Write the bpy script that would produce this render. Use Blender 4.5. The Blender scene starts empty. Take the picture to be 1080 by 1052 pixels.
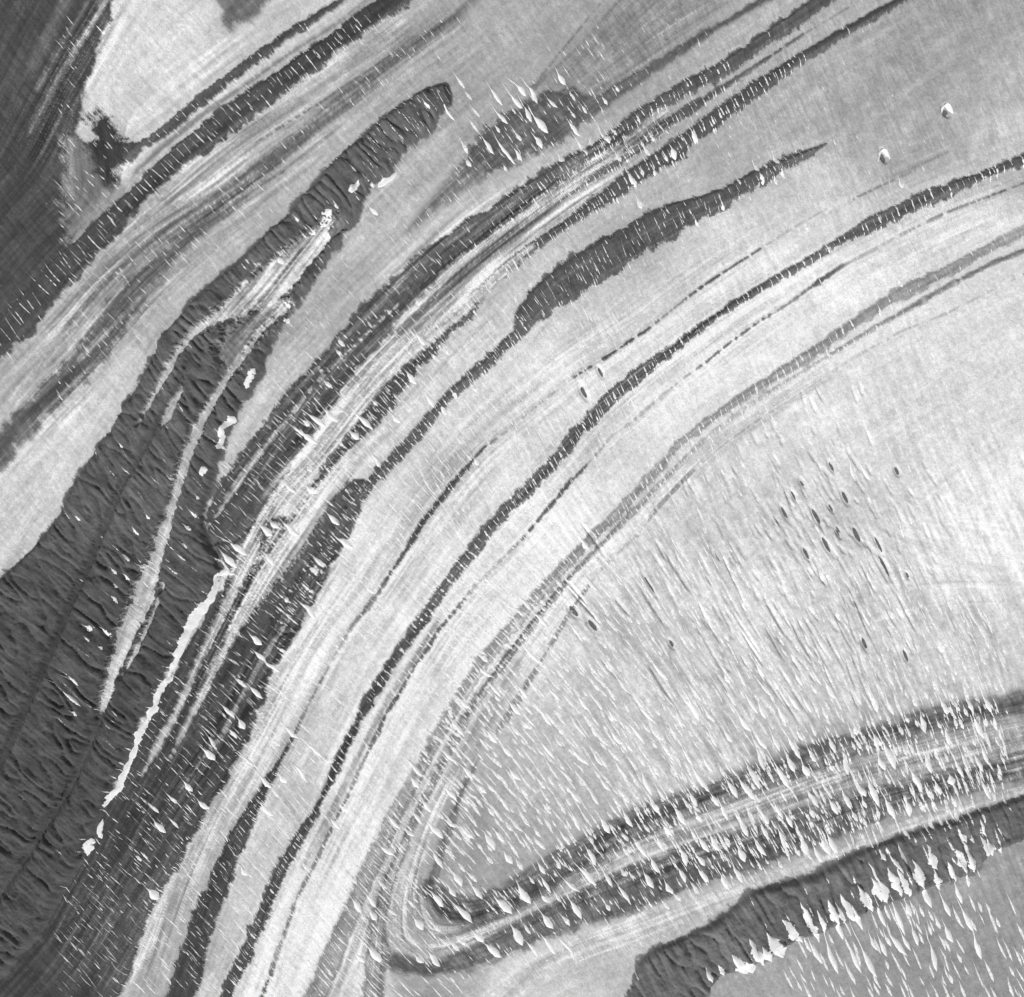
import bpy, math
import numpy as np

# ---------------------------------------------------------------- survey frame
# Vertical aerial view of a glacier.  One survey unit (u) = 3.6 m on the ground,
# survey x runs east, survey y runs south, survey origin north-west of the area.
U = 3.6
CX, CY = 540.0, 526.0
scene = bpy.context.scene

# ---------------------------------------------------------------- camera
cam_d = bpy.data.cameras.new('aerial_camera')
cam = bpy.data.objects.new('aerial_camera', cam_d)
scene.collection.objects.link(cam)
HGT = 2440.0
cam.location = (0, 0, HGT)
cam.rotation_euler = (0, 0, 0)
cam_d.sensor_fit = 'HORIZONTAL'
cam_d.sensor_width = 36.0
cam_d.lens = 36.0 * HGT / (1080 * U)
cam_d.clip_start = 1.0
cam_d.clip_end = 200000.0
scene.camera = cam

# ---------------------------------------------------------------- light
SUN_EL, SUN_AZ = math.radians(37), math.radians(203)      # azimuth clockwise from +y
w = bpy.data.worlds.new('World'); scene.world = w; w.use_nodes = True
nt = w.node_tree
sky = nt.nodes.new('ShaderNodeTexSky'); sky.sky_type = 'NISHITA'; sky.sun_disc = False
sky.sun_elevation = SUN_EL; sky.sun_rotation = SUN_AZ
hs = nt.nodes.new('ShaderNodeHueSaturation'); hs.inputs['Saturation'].default_value = 0.0   # monochrome film
nt.links.new(sky.outputs[0], hs.inputs['Color'])
bg = nt.nodes['Background']; bg.inputs['Strength'].default_value = 0.08
nt.links.new(hs.outputs[0], bg.inputs['Color'])
sd_ = bpy.data.lights.new('sun', 'SUN'); sd_.energy = 3.2; sd_.angle = math.radians(0.53)
sun = bpy.data.objects.new('sun', sd_); scene.collection.objects.link(sun)
sun.rotation_euler = (math.pi / 2 - SUN_EL, 0, math.pi - SUN_AZ)
scene.view_settings.view_transform = 'Standard'
scene.view_settings.look = 'None'
scene.view_settings.exposure = 0.23
scene.view_settings.gamma = 1.0

rng = np.random.default_rng(71)

def lin(g):
    g = np.asarray(g, float) / 255.0
    return np.where(g <= 0.04045, g / 12.92, ((g + 0.055) / 1.055) ** 2.4)

# ---------------------------------------------------------------- survey grid
ST = 1.1
ix = np.arange(-60, 1141, ST); iy = np.arange(-60, 1113, ST)
grow = []
d_, s_ = 0.0, ST
while d_ < 12000:
    s_ = s_ * 1.28; d_ += s_; grow.append(d_)
grow = np.array(grow); NG = len(grow)
xs = np.concatenate([ix[0] - grow[::-1], ix, ix[-1] + grow])
ys = np.concatenate([iy[0] - grow[::-1], iy, iy[-1] + grow])
NX, NY = len(xs), len(ys)
nx, ny = len(ix), len(iy)
IN = (slice(NG, NG + ny), slice(NG, NG + nx))

def blur(a, r, it=2):
    for _ in range(it):
        for ax in (0, 1):
            p = np.pad(a, [(r + 1, r) if k == ax else (0, 0) for k in (0, 1)], mode='wrap')
            c = np.cumsum(p, axis=ax)
            n = a.shape[ax]
            hi = np.take(c, np.arange(2 * r + 1, 2 * r + 1 + n), axis=ax)
            lo = np.take(c, np.arange(0, n), axis=ax)
            a = (hi - lo) / (2 * r + 1)
    return a

def unit(a):
    a = a - a.mean()
    return (a / a.std()).astype(np.float32)

# ---------------------------------------------------------------- survey data
# moraine bands: name, grey tone, feather, ridge height (m), rib relief (m), label, points (x, y, half width)
def P(s):
    return [tuple(float(v) for v in q.split(',')) for q in s.split()]

ITEMS = []      # painted in order; ('band'|'area'|'pale', grey, feather, ragged, height, ribs, label, pts)
def band(grey, feather, h, label, pts, rag=2.0, ribs=0.0, short=None):
    ITEMS.append(dict(t='line', g=grey, f=feather, h=h, label=label, pts=P(pts), rag=rag, ribs=ribs, short=short))
def area(grey, feather, h, label, pts, rag=2.0, ribs=0.0, short=None):
    ITEMS.append(dict(t='poly', g=grey, f=feather, h=h, label=label, pts=P(pts), rag=rag, ribs=ribs, short=short))
def pale(grey, feather, pts, rag=1.5, h=0.0, a=1.0):
    ITEMS.append(dict(t='line', g=grey, f=feather, h=h, label=None, pts=P(pts), rag=rag, ribs=0.0, short=None, a=a))
def palea(grey, feather, pts, rag=1.5, a=1.0):
    ITEMS.append(dict(t='poly', g=grey, f=feather, h=0.0, label=None, pts=P(pts), rag=rag, ribs=0.0, short=None, a=a))

# --- north-west corner
area(82, 2, 3, 'dark smooth moraine field in the upper left corner beside the white ice tongue',
     '-3000,-3000 330,-3000 118,14 106,50 98,75 90,100 82,125 80,140 95,150 130,150 150,150 140,165 122,185 100,215 75,262 45,315 -100,450 -3000,3000', 2,
     short='the corner moraine')
palea(135, 7, '70,150 84,142 100,165 130,190 165,165 180,150 165,182 140,205 118,232 75,265 66,215', 5, a=.75)
pale(132, 3, '118,-10,3 100,20,3 76,60,3 52,98,3 30,140,3', 3, a=.8)
pale(120, 3, '100,-10,2 82,22,2 62,60,2 40,95,2', 3, a=.8)
pale(108, 4, '70,0,5 50,40,6 36,70,6', 3, a=.8)
area(118, 6, 1, 'small grey debris smear at the head of the white ice tongue, upper left', '222,-30 232,28 243,38 252,30 275,15 300,-30', 4, short='the grey smear on the white tongue')
band(66, 5, 4, 'black blotchy debris patch at the tip of the white ice tongue',
     '108,132,15 113,150,17 116,170,15 117,188,9', 6, short='the black blotch under the tongue')
band(84, 1.5, 5, 'thin ragged dark moraine edging the white ice tongue, upper left',
     '460,-70,4 355,5,4 310,32,5 275,58,7 250,78,6 225,95,6 195,120,7 172,140,6 150,153,5 135,165,6', 3.5, short='the ragged moraine along the tongue')
band(80, 1.2, 9, 'long dark moraine band running diagonally across the upper left',
     '520,-80,13 390,19,13 345,52,12 300,84,12 265,109,13 230,134,13 195,160,13 165,188,13 140,213,12 115,238,13 90,262,14 65,287,16 45,312,16 -20,380,16 -400,800,30', 2, short='the upper left moraine')
pale(128, 2, '420,-25,2 360,22,2.2 300,60,2.2 255,92,2.2 210,122,3 170,155,3.5 145,180,4', 2.5, a=.85)
pale(112, 1.0, '412,58,1 370,87,1.2 340,108,1.4 305,128,1.2 270,150,.8', 1)
pale(125, 1.0, '300,180,.8 260,205,1 225,232,1 190,255,1 150,285,1', 1)
# --- grey streaked band
band(116, 5, 3, 'grey streaked debris band across pale ice in the upper left',
     '560,-60,4 480,17,4 450,38,6 420,60,8 390,86,9 360,110,9 330,135,9 300,160,11 265,190,11 232,216,12 190,238,9 150,264,7 120,291,5 95,316,4 70,345,3', 5, short='the grey streaked band')
band(100, 6, 3, 'broad dull grey debris band fading out at the left edge',
     '225,228,7 182,268,10 150,300,14 125,335,16 95,375,17 65,405,16 40,430,15 -40,520,15 -500,1000,30', 5, short='the dull grey band at left')
pale(150, 3, '200,268,2 160,305,2 120,345,2.5 85,380,2.5', 3, a=.6)

# --- band field in the centre (before the ribbed ridges)
area(90, 1.2, 8, 'wide black moraine striped by hairline crevasses, bottom left',
     '388,505 374,545 362,577 352,600 338,622 318,655 300,682 290,702 277,745 264,775 247,805 233,835 213,868 201,890 176,930 156,970 138,1022 60,1200 -1000,3000 -3000,3000 -100,1050 40,990 90,900 113,850 150,768 183,705 225,635 240,602 222,575 235,552 262,548 285,548 315,548 342,532 372,503', 2.0,
     short='the wide black moraine')
band(93, 1.3, 9, 'long dark moraine crossing from the top edge to the left centre',
     '1000,-85,8 900,-20,8 850,12,8 800,47,8 760,75,8 720,95,8 695,110,8 675,124,8 645,148,8 620,163,8 595,178,9 570,197,11 540,218,13 500,245,15 460,275,16 425,308,17 395,338,20 370,368,21 345,400,22 320,430,23 298,460,25 275,495,27 255,525,27 238,550,24', 2.2, ribs=1.5,
     short='the long upper moraine')
pale(122, 4, '655,170,3 620,188,5 590,207,6 540,245,8 490,285,8 450,320,6 420,350,4', 3)
area(138, 12, 0, 'faint grey debris veil near the top edge', '690,-20 640,10 610,45 575,85 600,110 640,105 680,80 720,45 780,0', 5, short='the faint grey veil')
area(100, 3.5, 4, 'dark moraine patch crowded with white snow lenses, top centre',
     '604,92 580,96 558,108 532,120 510,135 498,150 485,172 478,190 500,192 530,178 560,160 592,152 612,132 622,106', 4, short='the dark patch at top')
band(122, 6, 1, 'fading grey tail of the lens-crowded patch, top centre',
     '497,180,13 470,205,9 450,225,6 428,248,2', 5, short='the fading grey tail')
band(104, 2.5, 4, 'soft grey moraine line slanting from the top edge to the snow-lens patch',
     '900,-60,4 800,4,4 760,27,4 720,52,5 690,72,6 660,92,7 640,105,7 610,127,8 585,146,8', 3, short='the soft grey line at top')
band(116, 1.5, 2, 'narrow dark double streak dropping from the top edge',
     '690,-30,1.5 650,5,2 620,40,2 595,65,2 562,93,3', 2, short='the double streak at top')
pale(128, 1.2, '632,5,1 600,45,1.5 570,82,1.5', 1.5)
band(94, 1.2, 4, 'slim dark moraine squeezed between two thicker ones, upper centre',
     '900,5,1 850,35,1.5 800,68,2.5 767,90,3 745,105,4 725,118,5 705,130,5 690,142,6 672,157,6 655,170,4 635,182,3.5 615,195,2.5 590,212,2', 2, short='the slim upper moraine')
band(92, 1.2, 7, 'blocky dark moraine cut by white crevasses, from the top right to centre left',
     '1100,-85,5 960,-5,5 925,14,5 880,40,5 840,65,6 810,85,8 785,103,9 760,122,9 735,140,8 710,160,9 690,172,10 668,188,10 645,205,8 630,215,7 600,235,5 570,255,6 545,275,7 525,290,6 505,310,7 490,330,9 475,342,10 460,358,10 440,378,12 420,402,11 405,420,12 392,440,10 380,455,8 365,475,7 350,493,7 335,515,6', 2.6,
     short='the blocky upper moraine')
band(94, 1.2, 10, 'spindle-shaped dark moraine with a pointed right tip, upper centre',
     '872,152,1 855,161,4 835,170,7 815,180,9 790,193,10 765,207,11 740,218,13 715,228,17 690,243,20 660,258,20 635,275,20 610,290,20 590,304,19 570,318,16 555,335,12 545,352,6 527,370,6 507,390,7 480,411,5 455,440,6 440,458,6 425,475,6 410,490,6 395,505,6 378,528,6 365,550,7 352,575,8 340,590,9 330,605,10 318,630,12 300,655,13', 2.4, ribs=1.5,
     short='the spindle moraine')
# --- pale stripes in the striped zone
pale(185, 2, '560,262,3 520,295,5 500,315,6 460,348,8 420,382,7 390,412,6 365,440,6 348,465,6 333,485,4 318,497,4 300,512,4 280,543,5 265,580,8 252,608,7 238,640,5 222,675,4 205,710,3 190,745,2.5 168,785,4 158,803,2.5 150,818,.6', 3, h=-2)
pale(188, 2, '560,300,2 510,345,3 470,385,4 440,425,5 410,452,6 382,474,8 360,498,9 342,520,11 325,545,14 305,572,17 285,602,15 268,630,10 250,660,6 235,690,4 218,725,3 200,760,2.5 180,800,1.5', 3, h=-2)
pale(140, 2, '305,655,2 275,700,2 250,745,2 235,775,1.6 215,800,1.6 190,835,1', 2)
pale(110, 1, '345,500,1 318,535,1.2 290,575,1.2 262,620,1.2 240,660,1', 2)
pale(110, 1, '372,500,1 345,540,1.2 318,580,1.2 290,620,1', 2)
pale(165, 1.2, '420,322,.8 360,378,1.4 330,410,1.4 307,440,2 290,460,2.5 270,485,3 255,505,3.4 243,523,3 230,543,2 217,558,1', 1)

# --- ribbed ridges on the left
pale(88, 2, '122,705,5 112,740,7 95,785,7 75,830,7 30,900,7 -60,1030,9 -1300,2250,9', 1)
pale(90, 2, '120,838,4 113,850,7 90,900,7 40,990,7 -60,1100,9 -1200,2300,9', 1)
area(101, 1.5, 16, 'dark ribbed moraine ridge above the winding white snow strip, lower left',
     '383,220 372,238 358,258 345,276 335,296 322,310 312,326 302,345 290,358 285,376 278,395 270,411 258,426 248,448 238,468 232,490 225,515 218,545 222,570 240,600 225,632 205,660 183,703 150,765 113,848 90,900 40,990 -60,1100 -1200,2300 -1300,2250 -60,1030 30,900 75,830 105,762 118,715 140,670 155,640 165,600 180,545 195,500 208,455 228,415 245,390 262,350 300,300 335,262 365,232', 2.2, ribs=11.5,
     short='the ridge beside the strip')
area(101, 1.5, 16, 'massive ribbed grey moraine ridge filling the left edge',
     '476,88 468,86 450,90 432,102 405,122 380,145 362,158 345,175 335,190 318,205 303,225 283,240 268,258 245,278 225,295 200,318 188,335 170,352 160,375 150,395 140,415 127,428 118,452 105,465 90,490 72,515 62,540 48,560 -150,760 -1500,2150 -1300,2250 -60,1030 30,900 75,830 105,762 118,715 140,670 155,640 165,600 180,545 195,500 208,455 228,415 245,390 262,350 300,300 335,262 372,238 383,220 395,200 412,185 425,168 440,152 455,140 462,128 478,112', 2.2, ribs=11.5,
     short='the massive left ridge')
pale(84, 3, '205,372,1.5 165,455,3 130,515,4 100,585,4 75,640,4 50,700,4 10,790,4 -80,960,5', 2, a=.8)
palea(190, 2, '358,226 345,232 330,245 305,262 280,282 255,302 235,320 215,340 200,358 196,366 206,356 222,348 250,338 268,332 290,325 305,310 325,285 342,262', 3)
pale(185, 1.2, '215,345,4 200,360,4 188,376,3.5 176,398,3 165,417,2.5 156,434,2.5 148,450,1', 2)
palea(135, 5, '300,318 270,332 238,345 228,372 240,395 262,370 285,350 302,335', 5, a=.8)
pale(120, 1.5, '318,262,1.5 300,285,2 285,305,2 262,330,2 245,350,2', 3)
pale(178, 1.5, '305,322,4 275,352,4 255,380,3.5 240,400,3.5 228,420,4 215,445,6 205,462,6 197,480,4.5 190,505,4 183,530,3.5 175,555,5 168,575,6 163,598,8 155,620,11 148,640,12 140,658,12 130,680,9 122,705,7 115,730,6 108,748,3', 2, h=-2)
pale(165, 1, '196,412,1.5 185,425,4 178,440,4 170,455,1.5', 2)
pale(170, 1, '176,613,1.2 170,630,2 160,655,3 145,688,2.5 130,715,2', 1.5)

# --- centre bands
band(88, 1.2, 6, 'thin dark moraine thread widening into a black band at the bottom left',
     '870,222,.8 830,245,.9 770,283,1.2 740,303,1.4 715,322,1.2 680,350,1.6 640,377,1.5 600,402,1.6 565,430,1.4 535,455,1.4 510,473,1.8 495,490,3 480,508,4 460,533,4 445,552,4 430,578,3 415,600,2.2 400,625,2.2 385,645,2.6 372,660,2 355,690,1.4 335,725,1.6 320,755,2.2 305,785,3 290,812,4 275,840,5 262,862,7 250,885,10 238,912,12 225,945,13 212,980,14 200,1020,15 180,1080,15 -200,2100,30', 2,
     short='the widening dark thread')
pale(130, 1, '965,180,1 930,196,1.3 895,213,1', 1)
pale(150, 2, '1000,160,2 960,178,3 930,190,2', 2)
band(96, 1.1, 6, 'long dark central moraine band curving from right edge to bottom edge',
     '1600,-30,6 1120,155,6 1047,182,6 1010,196,6 965,214,8 935,230,8 910,241,7 880,258,4 850,277,4 815,297,4 780,318,4 745,341,4 715,365,6 690,383,6 665,402,7 645,420,8 620,445,7 598,470,7 580,492,7 560,512,7 540,533,7 520,552,6.5 505,572,6 490,592,6 475,610,5.5 460,632,5.5 447,652,5.5 433,670,5.5 420,690,5.5 410,705,5.5 398,725,6 385,745,6 372,772,5 360,795,4.5 345,830,4.5 330,862,5.5 312,890,6 295,920,7 280,955,7 265,990,7 250,1025,7 225,1080,7 -200,2000,20', 2.6,
     short='the dark central moraine')
band(104, 1.1, 3, 'fine dark line parallel to the central moraine band, on whitest ice',
     '1600,0,2 1120,178,1.5 1047,206,1.5 1000,224,1.6 960,243,1.6 920,265,1.6 885,283,2.5 860,300,3 830,322,2.2 800,340,2 770,362,1.7 745,382,1.7 720,400,1.7 690,425,2 665,447,2 645,460,1.7 620,490,2 600,510,3 575,540,2 550,570,1.8 520,600,2 500,620,2 480,645,2 462,665,2.2 450,685,3 435,705,3 422,730,3 408,752,3 395,780,3 380,810,2.4 367,840,2.2 352,868,2.5 340,895,2.2 328,920,2.5 312,950,2.5 300,985,2.2 288,1020,2.2 270,1070,2 -100,1950,10', 1.6,
     short='the fine line on white ice')
pale(165, 2, '462,655,2 440,690,3 425,715,3 408,740,3 390,775,3 370,815,3 350,855,4 335,885,4 320,915,4', 4)
band(146, 1.3, 3, 'pale grey debris ribbon along the outside of the folded ice',
     '1600,0,6 1120,225,6 1047,260,5 1010,280,6 980,296,7 955,307,7 930,322,6 900,342,5 880,356,6 850,378,6 815,399,5 780,421,5 745,445,5 715,470,4 690,500,5 668,523,5 645,548,6 625,567,6 605,588,6 580,615,6 560,637,6 545,655,6 527,677,7 510,698,8 495,722,8 480,745,7 465,770,7 450,798,7 440,818,7 425,845,8 412,870,9 400,900,10 385,930,10 375,955,10 360,985,10 345,1025,12 320,1080,12 0,1900,20', 2,
     short='the pale grey ribbon')
band(128, 1.3, 3, 'grey broken debris band just inside the pale ribbon of the fold',
     '1600,40,4 1120,250,4 1047,278,3 1000,302,3 955,328,3 920,347,2.2 880,372,2.2 830,402,2.2 790,428,2.2 750,457,2.2 718,487,2.2 690,517,2.5 668,540,3 645,563,3 620,590,3 600,610,3 585,630,4 568,650,4 555,668,4 540,688,5 525,708,5 505,735,5 490,758,5 480,780,5 465,805,5 452,830,5 442,850,6 430,875,7 420,900,8 408,925,9 404,950,10 398,975,11 398,1000,12 395,1025,12 390,1080,12 200,1900,20', 2.4,
     short='the grey broken band')
band(138, 1, 1, 'hair-thin dark line inside the fold, following the grey bands',
     '1600,90,1 1120,270,1 1047,306,1.1 1000,330,1.1 950,350,1.2 900,378,1.4 860,405,1.5 830,425,1.5 800,443,1.5 770,464,1.5 740,488,1.5 715,513,1.6 690,540,1.6 672,565,2 650,585,2 630,605,2 605,640,2 590,665,2 575,690,2 560,715,3 545,740,4 530,765,3 515,785,2', 2.4,
     short='the finest line')
pale(190, 5, '935,560,4 955,572,7 985,578,6 1015,592,3 1060,600,3', 5, a=.6)
pale(196, 4, '930,652,3 970,643,4 1010,636,3 1060,634,3', 5, a=.6)
pale(198, 4, '960,620,3 1000,614,4 1060,612,4', 5, a=.6)
pale(198, 3, '950,545,1.5 985,515,2 1020,490,2.5 1060,470,2', 3, a=.6)
# --- the fold nose
pale(160, 7, '548,700,6 522,740,10 503,778,12 488,815,14 500,845,14 490,880,12', 5, a=.8)
band(112, 2, 3, 'broken dark dashes climbing the inner side of the fold nose, bottom centre',
     '505,800,2 485,840,3 478,862,4.5 472,880,4.5 466,897,4.5 461,915,5 455,930,6', 2.5, short='the fold nose dashes')
pale(150, 6, '448,880,4 442,915,6 440,950,7 450,975,7', 4, a=.8)
band(106, 6.5, 3, 'upper dark band of the fold full of white lenses, lower right',
     '450,938,10 470,955,15 500,962,17 530,952,17 560,935,17 590,915,17 620,900,18 650,882,18 680,868,18 710,858,17 745,842,15 780,830,15 810,818,15 840,805,15 870,795,15 900,785,13 930,775,13 960,767,13 990,758,13 1020,752,13 1060,745,13 1150,725,13 1600,630,17', 4,
     short='the upper fold band')
band(106, 5.0, 2.5, 'lower dark band of the fold studded with white lenses, bottom right',
     '420,1015,10 450,1024,10 480,1016,11 510,1005,12 540,990,14 570,975,16 600,960,20 640,947,22 680,933,23 720,917,24 760,903,24 800,893,24 840,878,23 880,862,21 920,848,20 960,838,16 1000,826,16 1047,815,16 1150,790,16 1600,700,20', 4,
     short='the lower fold band')
pale(165, 4, '500,985,4 540,970,4 580,950,4 620,931,3.5 650,906,4 690,889,5 730,879,5 770,863,6 810,849,6 850,833,7 890,819,9 930,811,9 970,801,10 1010,793,10 1060,780,10 1600,680,14', 3)
pale(150, 2, '640,893,1.5 700,868,1.5 760,846,1.5 820,822,1.5 880,800,1.5 940,780,1.5', 3, a=.7)
pale(180, 2.5, '500,800,3 475,830,4 458,860,4.5 445,890,4.5 435,920,5 426,950,5.5 421,975,6.5 425,996,7.5 442,1004,7.5 465,1002,6 490,993,6 515,981,5 540,970,4', 2.5, h=1)
pale(182, 1.5, '470,790,1.8 440,845,2.4 418,890,3 400,930,3.5 388,960,3.5 375,995,4 362,1030,4 330,1100,4', 2)
pale(192, 3, '520,1060,8 560,1026,10 590,1012,11 620,1000,12 660,986,14 700,971,14 740,955,12 780,941,9 820,927,7 860,914,6 890,897,5 930,880,4 970,866,3.2 1010,853,3 1060,838,3 1600,740,4', 3)
area(110, 1.4, 9, 'dark ribbed ridge with ragged white snow banks, bottom right',
     '560,1300 655,1060 672,1015 690,1000 712,990 738,978 755,968 778,952 792,940 815,932 845,925 865,917 890,903 925,888 965,875 1005,862 1047,847 1150,815 1700,690 1700,750 1150,870 1047,897 1030,915 1005,931 985,936 960,946 935,956 910,966 885,976 865,986 845,991 820,1004 795,1016 760,1031 740,1060 700,1300', 2.4, ribs=10,
     short='the lower right ridge')

for it in ITEMS:
    if it['short'] in ('the upper fold band', 'the lower fold band'): it['tx'] = .20
    if it['short'] in ('the grey broken band', 'the dark patch at top', 'the grey streaked band', 'the fold nose dashes', 'the fading grey tail'): it['tx'] = .13
    if it['g'] == 165 and it['f'] == 4: it['tx'] = .10
    if it['g'] in (66, 135, 178): it['blot'] = True

# ice tone: x, y, grey
TONE = np.array([float(v) for v in '''200 80 204 250 60 198 130 100 206 170 130 200 300 30 190 300 140 162 200 210 172 110 300 162 60 360 166 230 260 176
330 190 172 110 430 184 80 480 190 430 70 162 500 60 162 420 230 172 350 330 166 300 420 184 600 60 155 680 60 152 560 170 172 800 140 158
900 100 148 1000 80 140 960 150 154 850 220 184 1000 250 205 760 290 205 640 340 190 480 240 178 520 430 196 450 520 190 600 450 202
480 600 214 700 380 220 850 320 222 600 560 224 500 680 221 440 780 224 370 900 221 320 1000 217 390 660 203 330 700 192 250 870 178
190 960 170 300 860 192 900 360 203 1000 400 210 800 480 203 700 560 203 900 500 210 1020 560 224 990 540 224 900 600 208 750 640 205 650 700 198
850 690 203 620 780 194 720 730 197 560 800 190 500 800 176 480 900 160 450 960 160 600 990 198 700 970 192 780 940 188 850 1010 170
930 980 156 1000 960 150 900 820 165 1000 790 160 950 700 198 780 40 160 870 40 156 1040 680 196 660 240 172 420 600 205 1060 130 165 500 855 152 520 905 150 480 825 160 545 880 168 560 845 180 880 1020 150 960 1020 145 1030 1000 145 820 1040 160'''.split()]).reshape(-1, 3)

# crevasse trend: x, y, degrees below east
TREND = np.array([float(v) for v in '''60 60 50 200 200 47 100 480 52 120 650 38 150 720 42 250 680 41 100 870 42 220 830 47 130 980 47 300 560 42
280 900 48 400 420 45 420 150 50 530 130 54 600 110 57 700 160 63 760 215 66 850 180 66 960 150 68 480 430 56 590 470 62 560 655 42
450 800 46 420 930 47 500 900 50 570 760 52 600 930 57 650 700 56 690 600 62 750 760 58 800 820 60 780 900 60 870 560 62 950 780 68
1030 800 70 950 930 66 900 1010 66 750 1000 58 900 400 68 1000 600 65 330 320 48 720 450 66 880 240 66 620 660 50'''.split()]).reshape(-1, 3)

def spread(ctrl, vals, gx, gy, s):
    """gaussian-weighted interpolation of control values on a small grid"""
    out = np.zeros((len(gy), len(gx), vals.shape[1])); wt = np.zeros((len(gy), len(gx), 1))
    GX, GY = np.meshgrid(gx, gy)
    for (x, y), v in zip(ctrl, vals):
        d2 = (GX - x) ** 2 + (GY - y) ** 2
        k = (np.exp(-d2 / (2 * s * s)) + 1e-4 / (1 + d2 / 1e4))[..., None]
        out += k * v; wt += k
    return out / wt

def upsample(c, gx, gy, X1, Y1):
    fx = np.clip((X1 - gx[0]) / (gx[1] - gx[0]), 0, len(gx) - 1.001); fy = np.clip((Y1 - gy[0]) / (gy[1] - gy[0]), 0, len(gy) - 1.001)
    i = fx.astype(int); j = fy.astype(int)
    a = (fx - i); b = (fy - j)
    r0 = c[j][:, i] ; r1 = c[j][:, i + 1]; r2 = c[j + 1][:, i]; r3 = c[j + 1][:, i + 1]
    if c.ndim == 3: a_, b_ = a[None, :, None], b[:, None, None]
    else: a_, b_ = a[None, :], b[:, None]
    return (r0 * (1 - a_) + r1 * a_) * (1 - b_) + (r2 * (1 - a_) + r3 * a_) * b_

cgx = np.arange(-112, 1210, 12.0); cgy = np.arange(-112, 1180, 12.0)
tone_c = spread(TONE[:, :2], TONE[:, 2:3], cgx, cgy, 34)[..., 0]
tone = upsample(tone_c, cgx, cgy, xs, ys)
an = np.radians(TREND[:, 2])
tr_c = spread(TREND[:, :2], np.stack([np.cos(an), np.sin(an)], 1), cgx, cgy, 48)
# foliation trend from the traced bands (double angle)
pts, tv = [], []
for it in ITEMS:
    if it['t'] != 'line': continue
    q = it['pts']
    for a, b in zip(q[:-1], q[1:]):
        dx, dy = b[0] - a[0], b[1] - a[1]; L = math.hypot(dx, dy)
        if L > 250: continue
        t2 = 2 * math.atan2(dy, dx)
        for k in range(max(1, int(L / 20))):
            f = (k + .5) / max(1, int(L / 20))
            pts.append((a[0] + dx * f, a[1] + dy * f)); tv.append((math.cos(t2), math.sin(t2)))
fo_c = spread(pts, np.array(tv), cgx, cgy, 16)
CR = upsample(tr_c, cgx, cgy, ix, iy)
FO = upsample(fo_c, cgx, cgy, ix, iy)
phi = np.arctan2(CR[..., 1], CR[..., 0])
th = 0.5 * np.arctan2(FO[..., 1], FO[..., 0])
phi_x, phi_y = np.cos(phi), np.sin(phi)
th_x, th_y = np.cos(th), np.sin(th)

def lic(n, vx, vy, K, step):
    """smear a noise field along a direction field"""
    h, wd = n.shape
    jj, ii = np.mgrid[0:h, 0:wd].astype(np.float32)
    acc = n.astype(np.float32).copy()
    vx = (vx * step).astype(np.float32); vy = (vy * step).astype(np.float32)
    for sgn in (1, -1):
        x, y = ii.copy(), jj.copy(); px, py = sgn * vx, sgn * vy
        for k in range(K):
            x += px; y += py
            np.clip(x, 0, wd - 1, out=x); np.clip(y, 0, h - 1, out=y)
            idx = (y + .5).astype(np.int32) * wd + (x + .5).astype(np.int32)
            acc += n.ravel()[idx].astype(np.float32)
            nxv = vx.ravel()[idx]; nyv = vy.ravel()[idx]
            s = np.where(nxv * px + nyv * py < 0, -1, 1).astype(np.float32)
            px, py = nxv * s, nyv * s
    return unit(acc)

nz = lambda: rng.standard_normal((ny, nx))
S1 = lic(unit(blur(nz(), 1, 1)), th_x, th_y, 22, 1.0)         # fine foliation
S2 = lic(unit(blur(nz(), 2, 2)), th_x, th_y, 30, 2.5)         # broad foliation
S4 = lic(unit(nz()), th_x, th_y, 55, 1.6)                        # long hairline foliation
C1 = lic(nz(), phi_x, phi_y, 5, 1.0)                          # fine cross grain
C2 = lic(unit(blur(nz(), 1, 2)), phi_x, phi_y, 10, 1.3)       # crevasse comb
C0 = lic(nz(), phi_x, phi_y, 9, 1.0)                          # fine comb
C3 = lic(unit(blur(nz(), 5, 2)), phi_x, phi_y, 12, 2.0)        # ribs
G1 = unit(nz() + blur(nz(), 1, 1) * 2.0)                      # grain
G3 = unit(blur(nz(), 3, 2) ); G8 = unit(blur(nz(), 10, 3)); G30 = unit(blur(nz(), 34, 3))
MA = np.clip(.5 + .6 * unit(blur(nz(), 16, 3)), 0, 1); MB = np.clip(.5 + .6 * unit(blur(nz(), 20, 3)), 0, 1)     # patchiness

def full(a):
    o = np.zeros((NY, NX), np.float32); o[IN] = a; return o
RAG = full(0.22 * C0 + 0.40 * C2 + 0.15 * S1 + 0.45 * G1 + .40 * G3)
BLOT = full(0.75 * G3 + 0.5 * C1 + 0.5 * G1)
GAP = full(C2)

def sstep(x):
    x = np.clip(x, 0, 1); return x * x * (3 - 2 * x)

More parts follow.
